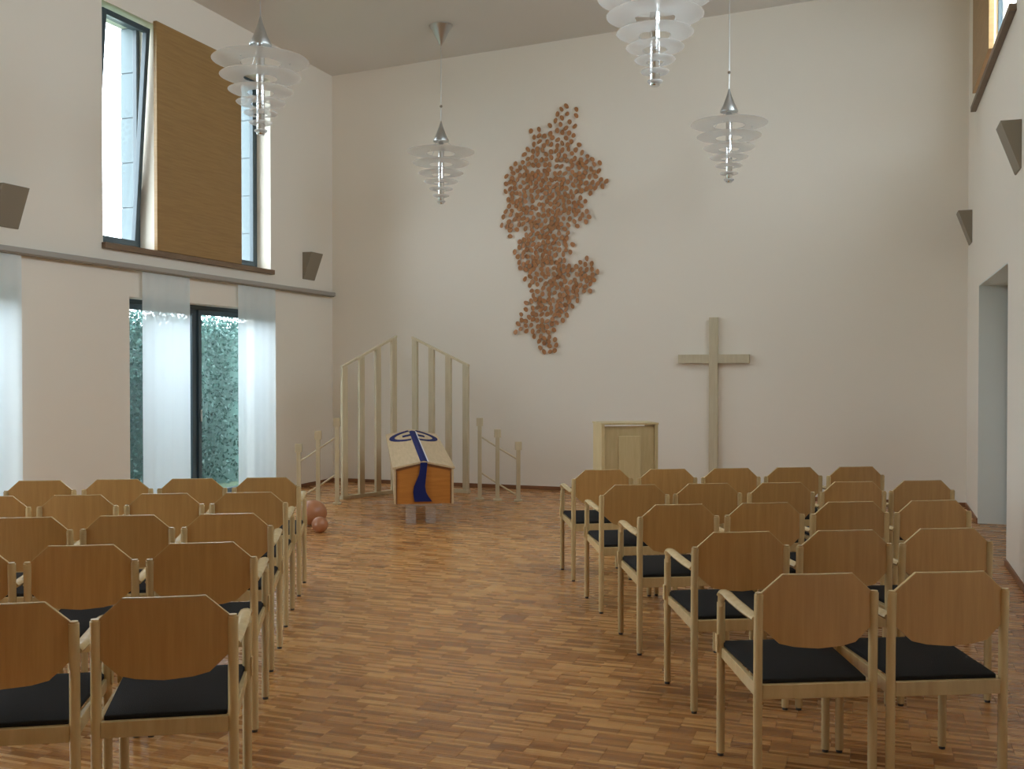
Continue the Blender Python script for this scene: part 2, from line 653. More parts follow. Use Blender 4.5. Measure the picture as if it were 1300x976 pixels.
def lower_window(n, y0, y1, z0, z1, label):
    w = semp('window_%d' % n, label, 'window', (XL - .2, (y0 + y1) / 2, z0))
    hw, h = (y1 - y0) / 2, z1 - z0
    ring_frame(MB(), -.06, .0, -hw, hw, 0, h, .05).build('window_frame', 'frame', w, .004)
    ym = -0.02
    MB().box(-.06, .0, ym - .03, ym + .03, .05, h - .05).build('mullion', 'frame', w, .004)
    for a, b in ((-hw + .05, ym - .03), (ym + .03, hw - .05)):
        so = ring_frame(MB(), -.05, .025, a + .004, b - .004, .054, h - .054, .055).build('sash', 'frame', w, .004)
        MB().box(-.02, -.012, a + .055, b - .055, .105, h - .105).build('pane', 'glass', so)
    so = None
    MB().box(.026, .045, ym + .05, ym + .075, .95, 1.09).build('handle', 'alu', w, .006)
    return w


lower_window(3, *LOL[0], 'tall garden window behind two sheer curtain panels, hedge outside')
lower_window(4, *LOL[1], 'tall garden window behind the curtain at the left edge')

lower_window(7, *LOL[2], 'unseen tall garden window beside the camera, added to light the nearest chairs')

for n, (y0, y1, z0, z1) in enumerate(UPR):
    w = semp('window_%d' % (8 + n), ('high window above the door recess on the right wall', 'unseen high window on the right wall, added for more light')[n],
             'window', (XR + .2, (y0 + y1) / 2, z0))
    hw, h = (y1 - y0) / 2, z1 - z0
    fr = ring_frame(MB(), 0, .05, -hw, hw, 0, h, .05)
    fr.box(0, .05, -.03, .03, .05, h - .05)
    fr.build('window_frame', 'frame', w, .004)
    for a, b in ((-hw + .05, -.03), (.03, hw - .05)):
        MB().box(.02, .028, a, b, .05, h - .05).build('pane', 'glass', w)
    MB().box(-.20, 0, -hw, hw, 0.0, .015).build('sill_board', 'sill', w)

# wood panel, sill strips, curtain rail on the left wall
tag(MB().box(XL + .003, XL + .045, 9.07, 10.62, 2.862, 5.30).build('wood_panel', 'panelwood', bevel=.003),
    'large flat tan wood shutter panel between the two upper left windows', 'panel')
struct(MB().box(XL, XL + .05, 8.28, 11.34, 2.80, 2.858).build('trim_1', 'sill', bevel=.004),
       'brown sill strip under the upper left windows', 'trim')
tag(MB().box(XR - .05, XR - .005, 10.25, 11.85, 4.50, 5.86).build('wood_panel', 'panelwood', bevel=.003),
    'tan wood shutter panel high on the right wall above the door', 'panel')
struct(MB().box(XR - .055, XR - .001, 8.72, 12.0, 4.34, 4.395).build('trim_2', 'sill', bevel=.004),
       'brown sill strip under the high right window', 'trim')

rl = thing('curtain_rail', 'long grey curtain rail along the left wall below the upper windows', 'rail', (XL, 0, 2.615))
MB().box(.001, .085, YF + .1, YB - .06, 0.012, .062).build('track', 'rail', rl, .006)
MB().box(.02, .075, YF + .12, YB - .08, 0.0, .012).build('groove', 'sconce', rl)


def curtain(y0, y1, label):
    c = thing('sheer_curtain', label, 'curtain', (XL + .05, (y0 + y1) / 2, 0.03), 0, 'sheer curtain panels')
    hw = (y1 - y0) / 2
    n = 24
    vs, fs = [], []
    for i in range(n + 1):
        y = -hw + 2 * hw * i / n
        d = .004 * math.sin(i * 1.3 + y0) + .003 * math.sin(i * .6)
        vs += [(d * 1.5, y, 0), (d, y, 2.578)]
    for i in range(n):
        fs.append((2 * i, 2 * i + 2, 2 * i + 3, 2 * i + 1))
    m = MB()
    m.add(vs, fs)
    cl = m.build('cloth', 'curtain', c, smooth='all')
    MB().box(-.008, .008, -hw, hw, -.012, .012).build('hem_bar', 'curtain', c)
    return c


curtain(on_x(181, 500, XL + .05).y, on_x(241, 500, XL + .05).y, 'white sheer curtain panel over the middle of the garden window')
curtain(on_x(303, 500, XL + .05).y, on_x(350, 500, XL + .05).y, 'white sheer curtain panel over the right edge of the garden window')
yc = on_x(28, 500, XL + .05).y
curtain(yc - 0.85, yc, 'white sheer curtain panel at the left edge of the picture')


# ------------------------------------------------------------------ wall sconces
def sconce(loc, side, label):
    s = thing('wall_sconce', label, 'wall lamp', loc, 0, 'wedge wall sconces')
    w, d, h = .15, .145 * side, .36
    m = MB()
    e = .012 * side
    m.prism([(0, -w, 0), (e, -w, 0), (d, -w, h), (0, -w, h)], [(0, w, 0), (e, w, 0), (d, w, h), (0, w, h)])
    m.build('housing', 'sconce', s, .004)
    MB().box(min(.01 * side, d * .9), max(.01 * side, d * .9), -w + .02, w - .02, h - .004, h + .003).build('glass_cover', 'lampglass', s)
    return s


p = on_x(384, 354, XL)
sconce((XL, p.y + .15, p.z), 1, 'bronze wedge sconce on the left wall near the back corner')
p = on_x(3, 288, XL)
sconce((XL, p.y + .02, p.z), 1, 'bronze wedge sconce cut off at the left picture edge')
p = on_x(1297, 213, XR)
sconce((XR, p.y + .15, p.z), -1, 'bronze wedge sconce on the right wall above the door, nearer one')
p = on_x(1234, 308, XR)
sconce((XR, p.y + .12, p.z), -1, 'bronze wedge sconce on the right wall near the back corner')

# ------------------------------------------------------------------ door recess on the right
dr = semp('door_1', 'grey-green door set deep in the recess of the right wall', 'door', (XR, (DOOR[0] + DOOR[1]) / 2, 0))
hw = (DOOR[1] - DOOR[0]) / 2
MB().box(.0, .27, hw - .012, hw - .001, .0, DOOR[3] - .001).build('jamb_lining', 'doorpaint', dr)
MB().box(.0, .27, -hw + .001, -hw + .012, .0, DOOR[3] - .001).build('jamb_lining', 'doorpaint', dr)
MB().box(.0, .27, -hw + .012, hw - .012, DOOR[3] - .013, DOOR[3] - .001).build('head_lining', 'doorpaint', dr)
ring_frame(MB(), .27, .33, -hw, hw, 0, DOOR[3], .06).build('door_frame', 'frame', dr, .004)
for a, b in ((-hw + .065, -.003), (.003, hw - .065)):
    lf = MB().box(.285, .325, a, b, .065, DOOR[3] - .065).build('door_leaf', 'doorpaint', dr, .004)
    MB().box(.25, .285, (b - .09) if a < -.1 else (a + .07), (b - .07) if a < -.1 else (a + .09), 1.0, 1.14).build('door_handle', 'alu', lf, .004)
MB().box(0.0, .27, -hw, hw, -.009, .0).build('threshold', 'parquet', dr)

# ------------------------------------------------------------------ pendant lamps
DISC = [(.418, -.045), (.352, -.180), (.28, -.305), (.212, -.408), (.148, -.498), (.103, -.582), (.056, -.652)]


def make_lamp():
    t = thing('pendant_lamp', '', 'lamp', (0, 0, 0), 0, 'tiered glass pendant lamps')
    for (r, z) in DISC:
        # frosted dish: flat outer rim that dips towards the core
        r0 = max(.03, r * .42)
        m = MB()
        pr = [(r0, -.012), (r * .72, -.009), (r * .94, -.001), (r, .009)]
        m.lathe(pr + [(a - .004, b + .004) for a, b in reversed(pr)] + [pr[0]], 40, (0, 0, z), cap=False)
        m.build('glass_disc', 'lampglass', t, smooth=50)
    MB().lathe([(.030, -.68), (.036, -.67), (.036, .06), (.02, .10)], 20).build('core_tube', 'chrome', t, smooth=50)
    MB().lathe([(.095, .095), (.098, .103), (.060, .185), (.022, .29), (.012, .33), (.006, .35)], 28).build('metal_cone', 'alu', t, smooth=50)
    for k in range(3):
        w = MB()
        a = 2 * math.pi * k / 3 + .4
        w.tube([(.07 * math.cos(a), .07 * math.sin(a), .10), (.26 * math.cos(a), .26 * math.sin(a), -.065)], .003, 5)
        w.build('suspension_wire', 'alu', t)
    MB().lathe([(.012, .515), (.017, .522), (.017, .538), (.012, .545)], 12).build('cable_stop', 'sconce', t, smooth=50)
    return t


LZ = 4.32
spots = [(-5.06, 7.75, 'tiered frosted glass pendant lamp hanging in front of the upper left windows'),
         (-5.06, 11.72, 'tiered frosted glass pendant lamp hanging far left, above the wooden gate'),
         (-1.50, 7.38, 'tiered frosted glass pendant lamp at the top edge, nearest the camera'),
         (-1.50, 11.44, 'tiered frosted glass pendant lamp hanging far right, above the cross')]
proto = make_lamp()
for i, (x, y, lab) in enumerate(spots):
    o = proto if i == 0 else copy_tree(proto)
    o.location = (x, y, LZ)
    o['label'] = lab
for i, ob in enumerate([o for o in list(COL.objects) if o.name.split('.')[0] == 'pendant_lamp']):
    h = ceil_z(ob.location.x) - LZ
    MB().tube([(0, 0, .34), (0, 0, h - .02)], .0045, 6).build('cable', 'alu', ob)
    MB().lathe([(.006, h - .25), (.02, h - .235), (.135, h - .012), (.145, h - .006), (.145, h - .002)], 28).build('ceiling_canopy', 'alu', ob, smooth=50)

# ------------------------------------------------------------------ wall relief of copper leaves
OUT = [(300, 72), (355, 105), (345, 160), (355, 235), (372, 248), (430, 270), (425, 318), (452, 338), (400, 372), (365, 385), (388, 462), (345, 485),
       (310, 492), (332, 540), (338, 562), (300, 575), (310, 603), (350, 592), (378, 586), (412, 630), (392, 692), (350, 715), (330, 750),
       (300, 792), (275, 820), (276, 892), (235, 892), (195, 852), (190, 822), (136, 832), (145, 800), (165, 760), (175, 720), (195, 700),
       (178, 675), (165, 632), (132, 582), (150, 540), (165, 500), (120, 516), (86, 470), (108, 420), (106, 370), (104, 308), (165, 255),
       (185, 225), (188, 168), (240, 165), (270, 140), (270, 98)]
OUT = [(600 + a / 2.57, 100 + b / 2.57) for a, b in OUT]


def inside(x, y):
    c = False
    n = len(OUT)
    for i in range(n):
        (x1, y1), (x2, y2) = OUT[i], OUT[(i + 1) % n]
        if (y1 > y) != (y2 > y) and x < (x2 - x1) * (y - y1) / (y2 - y1) + x1:
            c = not c
    return c


def edge_dist(x, y):
    best = 1e9
    n = len(OUT)
    for i in range(n):
        (x1, y1), (x2, y2) = OUT[i], OUT[(i + 1) % n]
        dx, dy = x2 - x1, y2 - y1
        t = max(0, min(1, ((x - x1) * dx + (y - y1) * dy) / (dx * dx + dy * dy)))
        best = min(best, math.hypot(x - x1 - t * dx, y - y1 - t * dy))
    return best


rnd = random.Random(11)
leaves = []
tries = 0
while tries < 40000 and len(leaves) < 1300:
    tries += 1
    x, y = rnd.uniform(630, 778), rnd.uniform(126, 450)
    if not inside(x, y):
        continue
    e = edge_dist(x, y)
    up_ = max(0, min(1, (230 - y) / 90))          # the top is looser
    md = 5.15 if e > 9 else 5.15 + (9 - e) * .2
    md += up_ * 1.5
    if all((x - a) ** 2 + (y - b) ** 2 > md * md for a, b in leaves):
        leaves.append((x, y))


def leaf_mesh(rx, rz, ph):
    vs, fs = [], []
    n = 10
    for lay, dy in ((0, -.004), (1, .004)):
        for k in range(n):
            a = 2 * math.pi * k / n
            rr = 1 + .07 * math.sin(2 * a + ph) + .05 * math.sin(3 * a + 2 * ph)
            vs.append((rx * rr * math.cos(a), dy, rz * rr * math.sin(a) * (1.0 if math.sin(a) < 0 else 1.08)))
    fs = [tuple(range(n)), tuple(range(2 * n - 1, n - 1, -1))]
    for k in range(n):
        fs.append((k, n + k, n + (k + 1) % n, (k + 1) % n))
    return vs, fs


p = on_y(700, 300, YB)
relief = thing('wall_relief', 'tall wall relief made of many small copper-brown oval leaves', 'wall art', (p.x, YB, p.z))
lv = []
for k in range(8):
    a, b = leaf_mesh(.025 + .006 * rnd.random(), .031 + .008 * rnd.random(), k)
    m_ = MB().add(a, b)
    me = bpy.data.meshes.new('leaf')
    me.from_pydata(m_.v, [], m_.f)
    me.materials.append(M['copper'])
    lv.append((me, m_))
order = sorted(leaves, key=lambda q: edge_dist(*q))
stuff = MB()
for i, (x, y) in enumerate(order):
    w = on_y(x, y, YB) - Vector((p.x, YB, p.z))
    w.y = -.012 - .030 * rnd.random()
    R = Matrix.Translation(w) @ Matrix.Rotation(rnd.uniform(-.22, .22), 4, 'X') @ Matrix.Rotation(rnd.uniform(-.22, .22), 4, 'Z') @ Matrix.Rotation(rnd.uniform(-.9, .9), 4, 'Y')
    me, g = lv[rnd.randrange(8)]
    if i < 300:
        o = bpy.data.objects.new('leaf', me)
        COL.objects.link(o)
        o.matrix_local = R
        o.parent = relief
    else:
        stuff.add([R @ v for v in g.v], g.f)
so = stuff.build('leaf_cluster', 'copper', relief)
so['kind'] = 'stuff'
# pins behind the leaves
# ------------------------------------------------------------------ cross
pc = on_y(906.5, 455, YB)
cr = thing('wall_cross', 'tall pale wooden cross against the back wall', 'cross', (pc.x, YB, .05))
ztop = on_y(906, 403, YB).z
za = on_y(906, 455.5, YB).z
MB().box(-.055, .055, -.065, -.002, 0, ztop - .05).build('upright', 'crosswood', cr, .004)
hwid = (on_y(952, 455, YB).x - on_y(862, 455, YB).x) / 2
for s in (-1, 1):
    a, b = sorted((s * .055, s * hwid))
    MB().box(a, b, -.065, -.002, za - .05 - .055, za - .05 + .055).build('arm', 'crosswood', cr, .004)

# ------------------------------------------------------------------ chairs
CH_W, CH_D = .436, .45


def make_chair():
    t = thing('armchair', '', 'chair')
    pw = .0175
    hx, yb_, yf = CH_W / 2, -CH_D / 2, CH_D / 2
    for s in (-1, 1):
        m = MB()
        m.tube([(s * hx, yb_, .012), (s * hx, yb_, .30), (s * hx, yb_ - .002, .60), (s * hx, yb_ - .008, .745), (s * hx, yb_ - .009, .762)], pw, 10, .0165, (0, 1, 0))
        m.tube([(s * hx, yb_ - .009, .760), (s * hx, yb_ - .009, .769)], pw * .8, 10, .013, (0, 1, 0))
        b = m.build('back_post', 'beech', t, smooth=45)
        MB().lathe([(.013, 0), (.013, .014)], 10, (s * hx, yb_, 0)).build('glide', 'rubber', b)
        xf = s * (hx + .004)
        m = MB()
        m.tube([(xf, yf, .012), (xf, yf, .35), (xf, yf, .61), (xf, yf, .630)], pw, 10, .015, (0, 1, 0))
        b = m.build('leg', 'beech', t, smooth=45)
        MB().lathe([(.013, 0), (.013, .014)], 10, (xf, yf, 0)).build('glide', 'rubber', b)
        MB().box(*sorted((xf + s * .014, xf + s * .021)), yf - .012, yf + .014, .425, .50).build('link_bracket', 'beech', t, .003)
        m = MB()
        m.tube([(xf, yf, .618), (xf, yf - .002, .640), (xf, yf - .014, .664), (xf, yf - .036, .678), (xf, yf - .08, .681),
                (xf, .05, .674), (xf - s * .002, -.10, .668), (s * hx, yb_ + .004, .668)], .0235, 10, .013)
        m.build('armrest', 'beech', t, smooth=50)
        m = MB()
        x0, x1 = sorted((s * (hx - .014), s * (hx + .006)))
        m.prism([(x0, yb_ + .012, .378), (x1, yb_ + .012, .378), (x1, yb_ + .012, .428), (x0, yb_ + .012, .428)],
                [(x0, yf - .012, .405), (x1, yf - .012, .405), (x1, yf - .012, .448), (x0, yf - .012, .448)])
        m.build('side_rail', 'beech', t, .003)
    MB().box(-hx + .015, hx - .015, yb_ - .012, yb_ + .012, .376, .430).build('back_rail', 'beech', t, .003)
    MB().box(-hx + .015, hx - .015, yf - .014, yf + .008, .402, .446).build('front_rail', 'beech', t, .003)
    # seat cushion: softly rounded slab tilting up to the front
    n = 8
    vs, fs = [], []
    L = [(0.0, .0), (.0, 1.0)]
    hx2 = hx - .022
    top, bot = [], []
    for iy in range(n + 1):
        for ix in range(n + 1):
            u, v = ix / n, iy / n
            x = -hx2 + 2 * hx2 * u
            x *= 1 + .10 * v                       # wider in front
            y = yb_ + .006 + (CH_D + .012) * v
            zb = .428 + .022 * v
            crown = .016 * (1 - (2 * u - 1) ** 4) * (1 - (2 * v - 1) ** 4)
            top.append((x, y, zb + .018 + crown))
            bot.append((x, y, zb))
    vs = top + bot
    o_ = len(top)
    for iy in range(n):
        for ix in range(n):
            a = iy * (n + 1) + ix
            fs.append((a, a + 1, a + n + 2, a + n + 1))
            fs.append((o_ + a, o_ + a + n + 1, o_ + a + n + 2, o_ + a + 1))
    for i in range(n):
        for a, b in ((i, i + 1), (n * (n + 1) + i + 1, n * (n + 1) + i), ((i + 1) * (n + 1), i * (n + 1)), (i * (n + 1) + n, (i + 1) * (n + 1) + n)):
            fs.append((a, o_ + a, o_ + b, b))
    MB().add(vs, fs).build('seat', 'fabric', t, .005, smooth=60)
    # octagonal curved backrest
    W = hx - .012
    prof = [(-W, .638), (-W + .062, .582), (-W + .115, .570), (0, .563), (W - .115, .570), (W - .062, .582), (W, .638),
            (W, .768), (W - .074, .835), (-W + .074, .835), (-W, .768)]
    # slice into vertical columns so that the panel can curve
    def lower(x):
        for (a, b) in zip(prof[:7], prof[1:7]):
            if a[0] - 1e-9 <= x <= b[0] + 1e-9:
                return a[1] + (b[1] - a[1]) * (x - a[0]) / (b[0] - a[0])
    def upper(x):
        q = [prof[10], prof[9], prof[8], prof[7]]
        for (a, b) in zip(q[:-1], q[1:]):
            if a[0] - 1e-9 <= x <= b[0] + 1e-9:
                return a[1] + (b[1] - a[1]) * (x - a[0]) / (b[0] - a[0])
    xs = sorted(set([round(q[0], 5) for q in prof] + [round(W * k / 6, 5) for k in range(-5, 6)]))
    vs, fs = [], []
    for x in xs:
        cy = yb_ - .004 - .016 * (1 - (x / W) ** 2)
        xx = max(-W, min(W, x))
        for yy in (-.006, .006):
            vs.append((x, cy + yy, lower(xx)))
            vs.append((x, cy + yy, upper(xx)))
    for i in range(len(xs) - 1):
        a, b = 4 * i, 4 * i + 4
        fs += [(a, b, b + 1, a + 1), (a + 2, a + 3, b + 3, b + 2), (a, a + 2, b + 2, b), (a + 1, b + 1, b + 3, a + 3)]
    fs += [(0, 1, 3, 2), (4 * len(xs) - 4, 4 * len(xs) - 2, 4 * len(xs) - 1, 4 * len(xs) - 3)]
    bo = MB().add(vs, fs).build('backrest', 'veneer', t, smooth=30)
    # pale plywood edge along the top
    e = MB()
    q = [(x, yb_ - .004 - .016 * (1 - (x / W) ** 2), upper(max(-W, min(W, x))) + .0012) for x in xs]
    for a, b in zip(q[:-1], q[1:]):
        e.prism([(a[0], a[1] - .0062, a[2] - .004), (a[0], a[1] + .0062, a[2] - .004), (a[0], a[1] + .0062, a[2]), (a[0], a[1] - .0062, a[2])],
                [(b[0], b[1] - .0062, b[2] - .004), (b[0], b[1] + .0062, b[2] - .004), (b[0], b[1] + .0062, b[2]), (b[0], b[1] - .0062, b[2])])
    e.build('edge_band', 'beech', bo)
    return t


chair0 = make_chair()
first = [True]
ORD = ['first', 'second', 'third', 'fourth', 'fifth']
rnd = random.Random(21)


def place_chair(pos, rz, label, group):
    o = chair0 if first[0] else copy_tree(chair0)
    first[0] = False
    o.location = (pos.x, pos.y, 0)
    o.rotation_euler = (0, 0, rz)
    o['label'] = label
    o['group'] = group


PITCHX = .499
# right block: aisle chair's left back foot in the photo, chairs per row, turn of the row (degrees left of the view axis)
right = [((962, 1017), 2, 5.0), ((881, 905), 3, 6.6), ((812, 831), 4, 7.0), ((763, 778), 5, 7.2), ((728, 738), 5, 7.2)]
for r, (pp, n, ang) in enumerate(right):
    f = on_floor(*pp)
    for k in range(n):
        a = YAW + math.radians(ang)
        rdir = Vector((math.cos(a), math.sin(a), 0))
        fdir = Vector((-math.sin(a), math.cos(a), 0))
        c = f + rdir * (CH_W / 2 + k * PITCHX + rnd.uniform(-.001, .001)) + fdir * (CH_D / 2 + rnd.uniform(-.01, .01))
        place_chair(c, a + math.radians(rnd.uniform(-.3, .3)),
                    'beech armchair, right block, %s row from the camera, %s from the aisle' % (ORD[r], ORD[k]), 'chairs in the right block')
left = [(294.5, 3.40, 2, 9.5), (322, 4.46, 3, 8.2), (343, 5.36, 3, 7.8), (362, 6.28, 4, 7.6), (379, 7.15, 5, 7.4)]
for r, (px, z, n, ang) in enumerate(left):
    f = at_depth(px, z)
    for k in range(n):
        a = YAW + math.radians(ang)
        rdir = Vector((math.cos(a), math.sin(a), 0))
        fdir = Vector((-math.sin(a), math.cos(a), 0))
        c = f - rdir * (CH_W / 2 + k * PITCHX + rnd.uniform(-.001, .001)) + fdir * (CH_D / 2 + rnd.uniform(-.01, .01))
        place_chair(c, a + math.radians(rnd.uniform(-.3, .3)),
                    'beech armchair, left block, %s row from the camera, %s from the aisle' % (ORD[r], ORD[k]), 'chairs in the left block')

# ------------------------------------------------------------------ coffin on its bier
zc = 10.45
pf = at_depth(538, zc)
ph = at_depth(522, 12.55)
ax = (ph - pf)
ax.z = 0
CL = ax.length
rz = math.atan2(-ax.x, ax.y)
co = thing('coffin', 'wooden coffin with gabled pale lid, blue ribbon and blue cross', 'coffin', (pf.x, pf.y, .215), rz)
WF, WH = .305, .300
HF, HH = (.375, .440), (.580, .645)          # side and ridge height at foot and head


def sec(v, inset=0.0, dz=0.0):
    w = WF + (WH - WF) * v - inset
    hs = HF[0] + (HH[0] - HF[0]) * v + dz
    hr = HF[1] + (HH[1] - HF[1]) * v + dz
    return w, hs, hr


w, hs, hr = sec(0, .012)
MB().prism([(-w, .012, 0), (w, .012, 0), (w, .012, hs - .02), (0, .012, hr - .02), (-w, .012, hs - .02)],
           [(-w, .034, 0), (w, .034, 0), (w, .034, hs - .02), (0, .034, hr - .02), (-w, .034, hs - .02)]).build('end_panel', 'coffinend', co)
w, hs, hr = sec(1, .012)
w2 = w - .08
MB().prism([(-w2, CL - .034, 0), (w2, CL - .034, 0), (w, CL - .034, hs - .02), (0, CL - .034, hr - .02), (-w, CL - .034, hs - .02)],
           [(-w2, CL - .012, 0), (w2, CL - .012, 0), (w, CL - .012, hs - .02), (0, CL - .012, hr - .02), (-w, CL - .012, hs - .02)]).build('end_panel', 'coffinend', co)
for s in (-1, 1):
    a, b = sec(0), sec(1)
    MB().prism([(s * a[0], 0, 0), (s * (a[0] - .02), 0, 0), (s * (a[0] - .02), 0, a[1] - .02), (s * a[0], 0, a[1] - .02)],
               [(s * (b[0] - .075), CL, 0), (s * (b[0] - .095), CL, 0), (s * (b[0] - .02), CL, b[1] - .02), (s * b[0], CL, b[1] - .02)]).build('side_panel', 'coffinlid', co)
    MB().prism([(0, -.006, a[2] - .018), (s * (a[0] + .012), -.006, a[1] - .020), (s * (a[0] + .012), -.006, a[1]), (0, -.006, a[2])],
               [(0, CL + .006, b[2] - .018), (s * (b[0] + .012), CL + .006, b[1] - .020), (s * (b[0] + .012), CL + .006, b[1]), (0, CL + .006, b[2])]).build('lid_board', 'coffinlid', co)
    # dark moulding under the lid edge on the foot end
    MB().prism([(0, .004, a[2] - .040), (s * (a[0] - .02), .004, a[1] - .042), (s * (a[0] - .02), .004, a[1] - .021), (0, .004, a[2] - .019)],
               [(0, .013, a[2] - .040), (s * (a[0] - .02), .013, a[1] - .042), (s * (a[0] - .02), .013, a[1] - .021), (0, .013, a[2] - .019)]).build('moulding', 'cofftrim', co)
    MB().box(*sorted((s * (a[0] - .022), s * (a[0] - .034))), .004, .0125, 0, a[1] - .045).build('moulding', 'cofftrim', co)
MB().prism([(-.27, .036, 0), (.27, .036, 0), (.27, .036, .02), (-.27, .036, .02)], [(-.2, CL - .036, 0), (.2, CL - .036, 0), (.2, CL - .036, .02), (-.2, CL - .036, .02)]).build('bottom_board', 'coffinend', co)


def roof(x, y, dz=.004):
    v = y / CL
    w, hs, hr = sec(v)
    return Vector((x, y, hr - (hr - hs) * abs(x) / w + dz))


def strip_on_roof(name, mat, quads, parent, th=.005):
    m = MB()
    for q in quads:
        lo = [roof(*p_, dz=.0015) for p_ in q]
        hi = [roof(*p_, dz=.0015 + th) for p_ in q]
        m.prism(lo, hi)
    return m.build(name, mat, parent)


rib = co
nseg = 10
q1, q2 = [], []
for i in range(nseg):
    y0_, y1_ = -.006 + (CL - .15) * i / nseg, -.006 + (CL - .15) * (i + 1) / nseg
    q1.append([(-.036, y0_), (0, y0_), (0, y1_), (-.036, y1_)])
    q1.append([(0, y0_), (.036, y0_), (.036, y1_), (0, y1_)])
    q2.append([(.0365, y0_), (.050, y0_), (.050, y1_), (.0365, y1_)])
rb = strip_on_roof('ribbon', 'bluecloth', q1, rib)
rb['label'] = 'blue ribbon along the lid ridge'
strip_on_roof('white_border', 'whitetrim', q2, rb)
yc_ = CL * .80
strip_on_roof('cross_bar', 'bluecloth', [[(-.13, yc_ - .05), (-.037, yc_ - .05), (-.037, yc_ + .05), (-.13, yc_ + .05)],
                                        [(.051, yc_ - .05), (.13, yc_ - .05), (.13, yc_ + .05), (.051, yc_ + .05)]], rib, .006)
ring = []
nr = 36
for i in range(nr):
    a, b = 2 * math.pi * i / nr, 2 * math.pi * (i + 1) / nr
    am = (a + b) / 2
    if abs(math.cos(am)) * .25 < .04:
        continue
    ro, ri = .285, .225
    q = [(ri * math.cos(a), yc_ + ri * 1.25 * math.sin(a)), (ro * math.cos(a), yc_ + ro * 1.25 * math.sin(a)),
         (ro * math.cos(b), yc_ + ro * 1.25 * math.sin(b)), (ri * math.cos(b), yc_ + ri * 1.25 * math.sin(b))]
    if max(p_[1] for p_ in q) < CL:
        ring.append(q)
strip_on_roof('ring_band', 'bluecloth', ring, rib, .006)
# hanging wavy end on the foot panel
ky = [(.425, -.036, .036), (.36, -.040, .030), (.30, -.050, .024), (.24, -.075, .018), (.18, -.102, .012), (.12, -.110, .022), (.07, -.104, .050), (.025, -.095, .085)]
m = MB()
for (a, b) in zip(ky[:-1], ky[1:]):
    m.prism([(a[1], -.012, a[0]), (a[2], -.012, a[0]), (b[2], -.012, b[0]), (b[1], -.012, b[0])],
            [(a[1], .003, a[0]), (a[2], .003, a[0]), (b[2], .003, b[0]), (b[1], .003, b[0])])
m.build('ribbon_end', 'bluecloth', rib)['label'] = 'dark blue wavy ribbon end on the foot panel'

bi = thing('bier', 'low bier with clear acrylic legs under the coffin', 'stand', (pf.x, pf.y, 0), rz)
MB().box(-.19, .19, .06, CL - .06, .19, .213).build('top_plate', 'whitetrim', bi, .003)
for y in (.14, CL - .2):
    for x in (-.125, .08):
        MB().box(x - .05, x + .05, y - .05, y + .05, .0, .19).build('leg', 'acrylic', bi, .006)

# ------------------------------------------------------------------ slatted gate and railings
def gate(p0, p1, h0, h1, label):
    d = p1 - p0
    L = d.length
    g = thing('slatted_gate_wing', label, 'gate', p0, math.atan2(d.y, d.x), 'gate wings')
    bw = .082
    for i in range(4):
        x = (L - bw) * i / 3
        za, zb = h0 + (h1 - h0) * x / L, h0 + (h1 - h0) * (x + bw) / L
        MB().prism([(x, -.02, .045), (x + bw, -.02, .045), (x + bw, -.02, zb - .03), (x, -.02, za - .03)],
                   [(x, .02, .045), (x + bw, .02, .045), (x + bw, .02, zb - .03), (x, .02, za - .03)]).build('slat', 'palewood', g, .003)
    MB().box(-.01, L + .01, -.035, .035, 0, .045).build('foot_rail', 'palewood', g, .003)
    MB().prism([(-.005, -.022, h0 - .03), (L + .005, -.022, h1 - .03), (L + .005, -.022, h1), (-.005, -.022, h0)],
               [(-.005, .022, h0 - .03), (L + .005, .022, h1 - .03), (L + .005, .022, h1), (-.005, .022, h0)]).build('top_rail', 'palewood', g, .003)
    return g


gate(on_floor(434, 634), on_floor(503, 625.5), 1.63, 2.03, 'left wing of the pale slatted wooden gate with sloping top')
gate(on_floor(524, 621), on_floor(595, 626), 2.03, 1.655, 'right wing of the pale slatted wooden gate with sloping top')


def railing(ps, hs, label):
    r = thing('stepped_railing', label, 'railing', ps[1], 0, 'stepped railings')
    P_ = [p_ - ps[1] for p_ in ps]
    rot = YAW + math.radians(4)
    for p_, h in zip(P_, hs):
        mt = Matrix.Translation(p_) @ Matrix.Rotation(rot, 4, 'Z')
        po = MB().box(-.024, .024, -.024, .024, .02, h - .10, mt).build('post', 'palewood', r, .003)
        MB().box(-.04, .04, -.035, .035, h - .10, h, mt).build('cap', 'palewood', po, .003)
        MB().box(-.05, .05, -.05, .05, 0, .02, mt).build('foot_plate', 'palewood', po, .003)
    for (a, ha), (b, hb) in zip(zip(P_[:-1], hs[:-1]), zip(P_[1:], hs[1:])):
        for q in (.76, .26):
            za, zb = q * ha + .02, q * hb + .02
            za, zb = (ha - .22, hb - .22) if q > .5 else (ha - .66 if ha - .66 > .06 else .06, hb - .66 if hb - .66 > .06 else .06)
            MB().tube([(a.x, a.y, za), (b.x, b.y, zb)], .011, 8).build('rod', 'palewood', r, smooth=50)
    return r


railing([on_floor(428, 640), on_floor(404, 639.5), on_floor(379.5, 639)], (1.02, .865, .71), 'stepped three-post railing left of the gate, beside the window')
railing([on_floor(609, 634), on_floor(631.5, 635), on_floor(658, 636)], (1.0, .865, .72), 'stepped three-post railing right of the gate')

# ------------------------------------------------------------------ terracotta balls
def ball(px, py, r, label, sq):
    p_ = on_floor(px, py)
    n = 14
    prof = [(r * math.sin(math.pi * (i + .35) / (n + .7)), r * sq * (1 - math.cos(math.pi * (i + .35) / (n + .7)))) for i in range(n + 1)]
    o = MB().lathe(prof, 28).build('terracotta_ball', 'terracotta', smooth='all')
    o.location = (p_.x, p_.y, -prof[0][1])
    return tag(o, label, 'ball', 'terracotta balls')


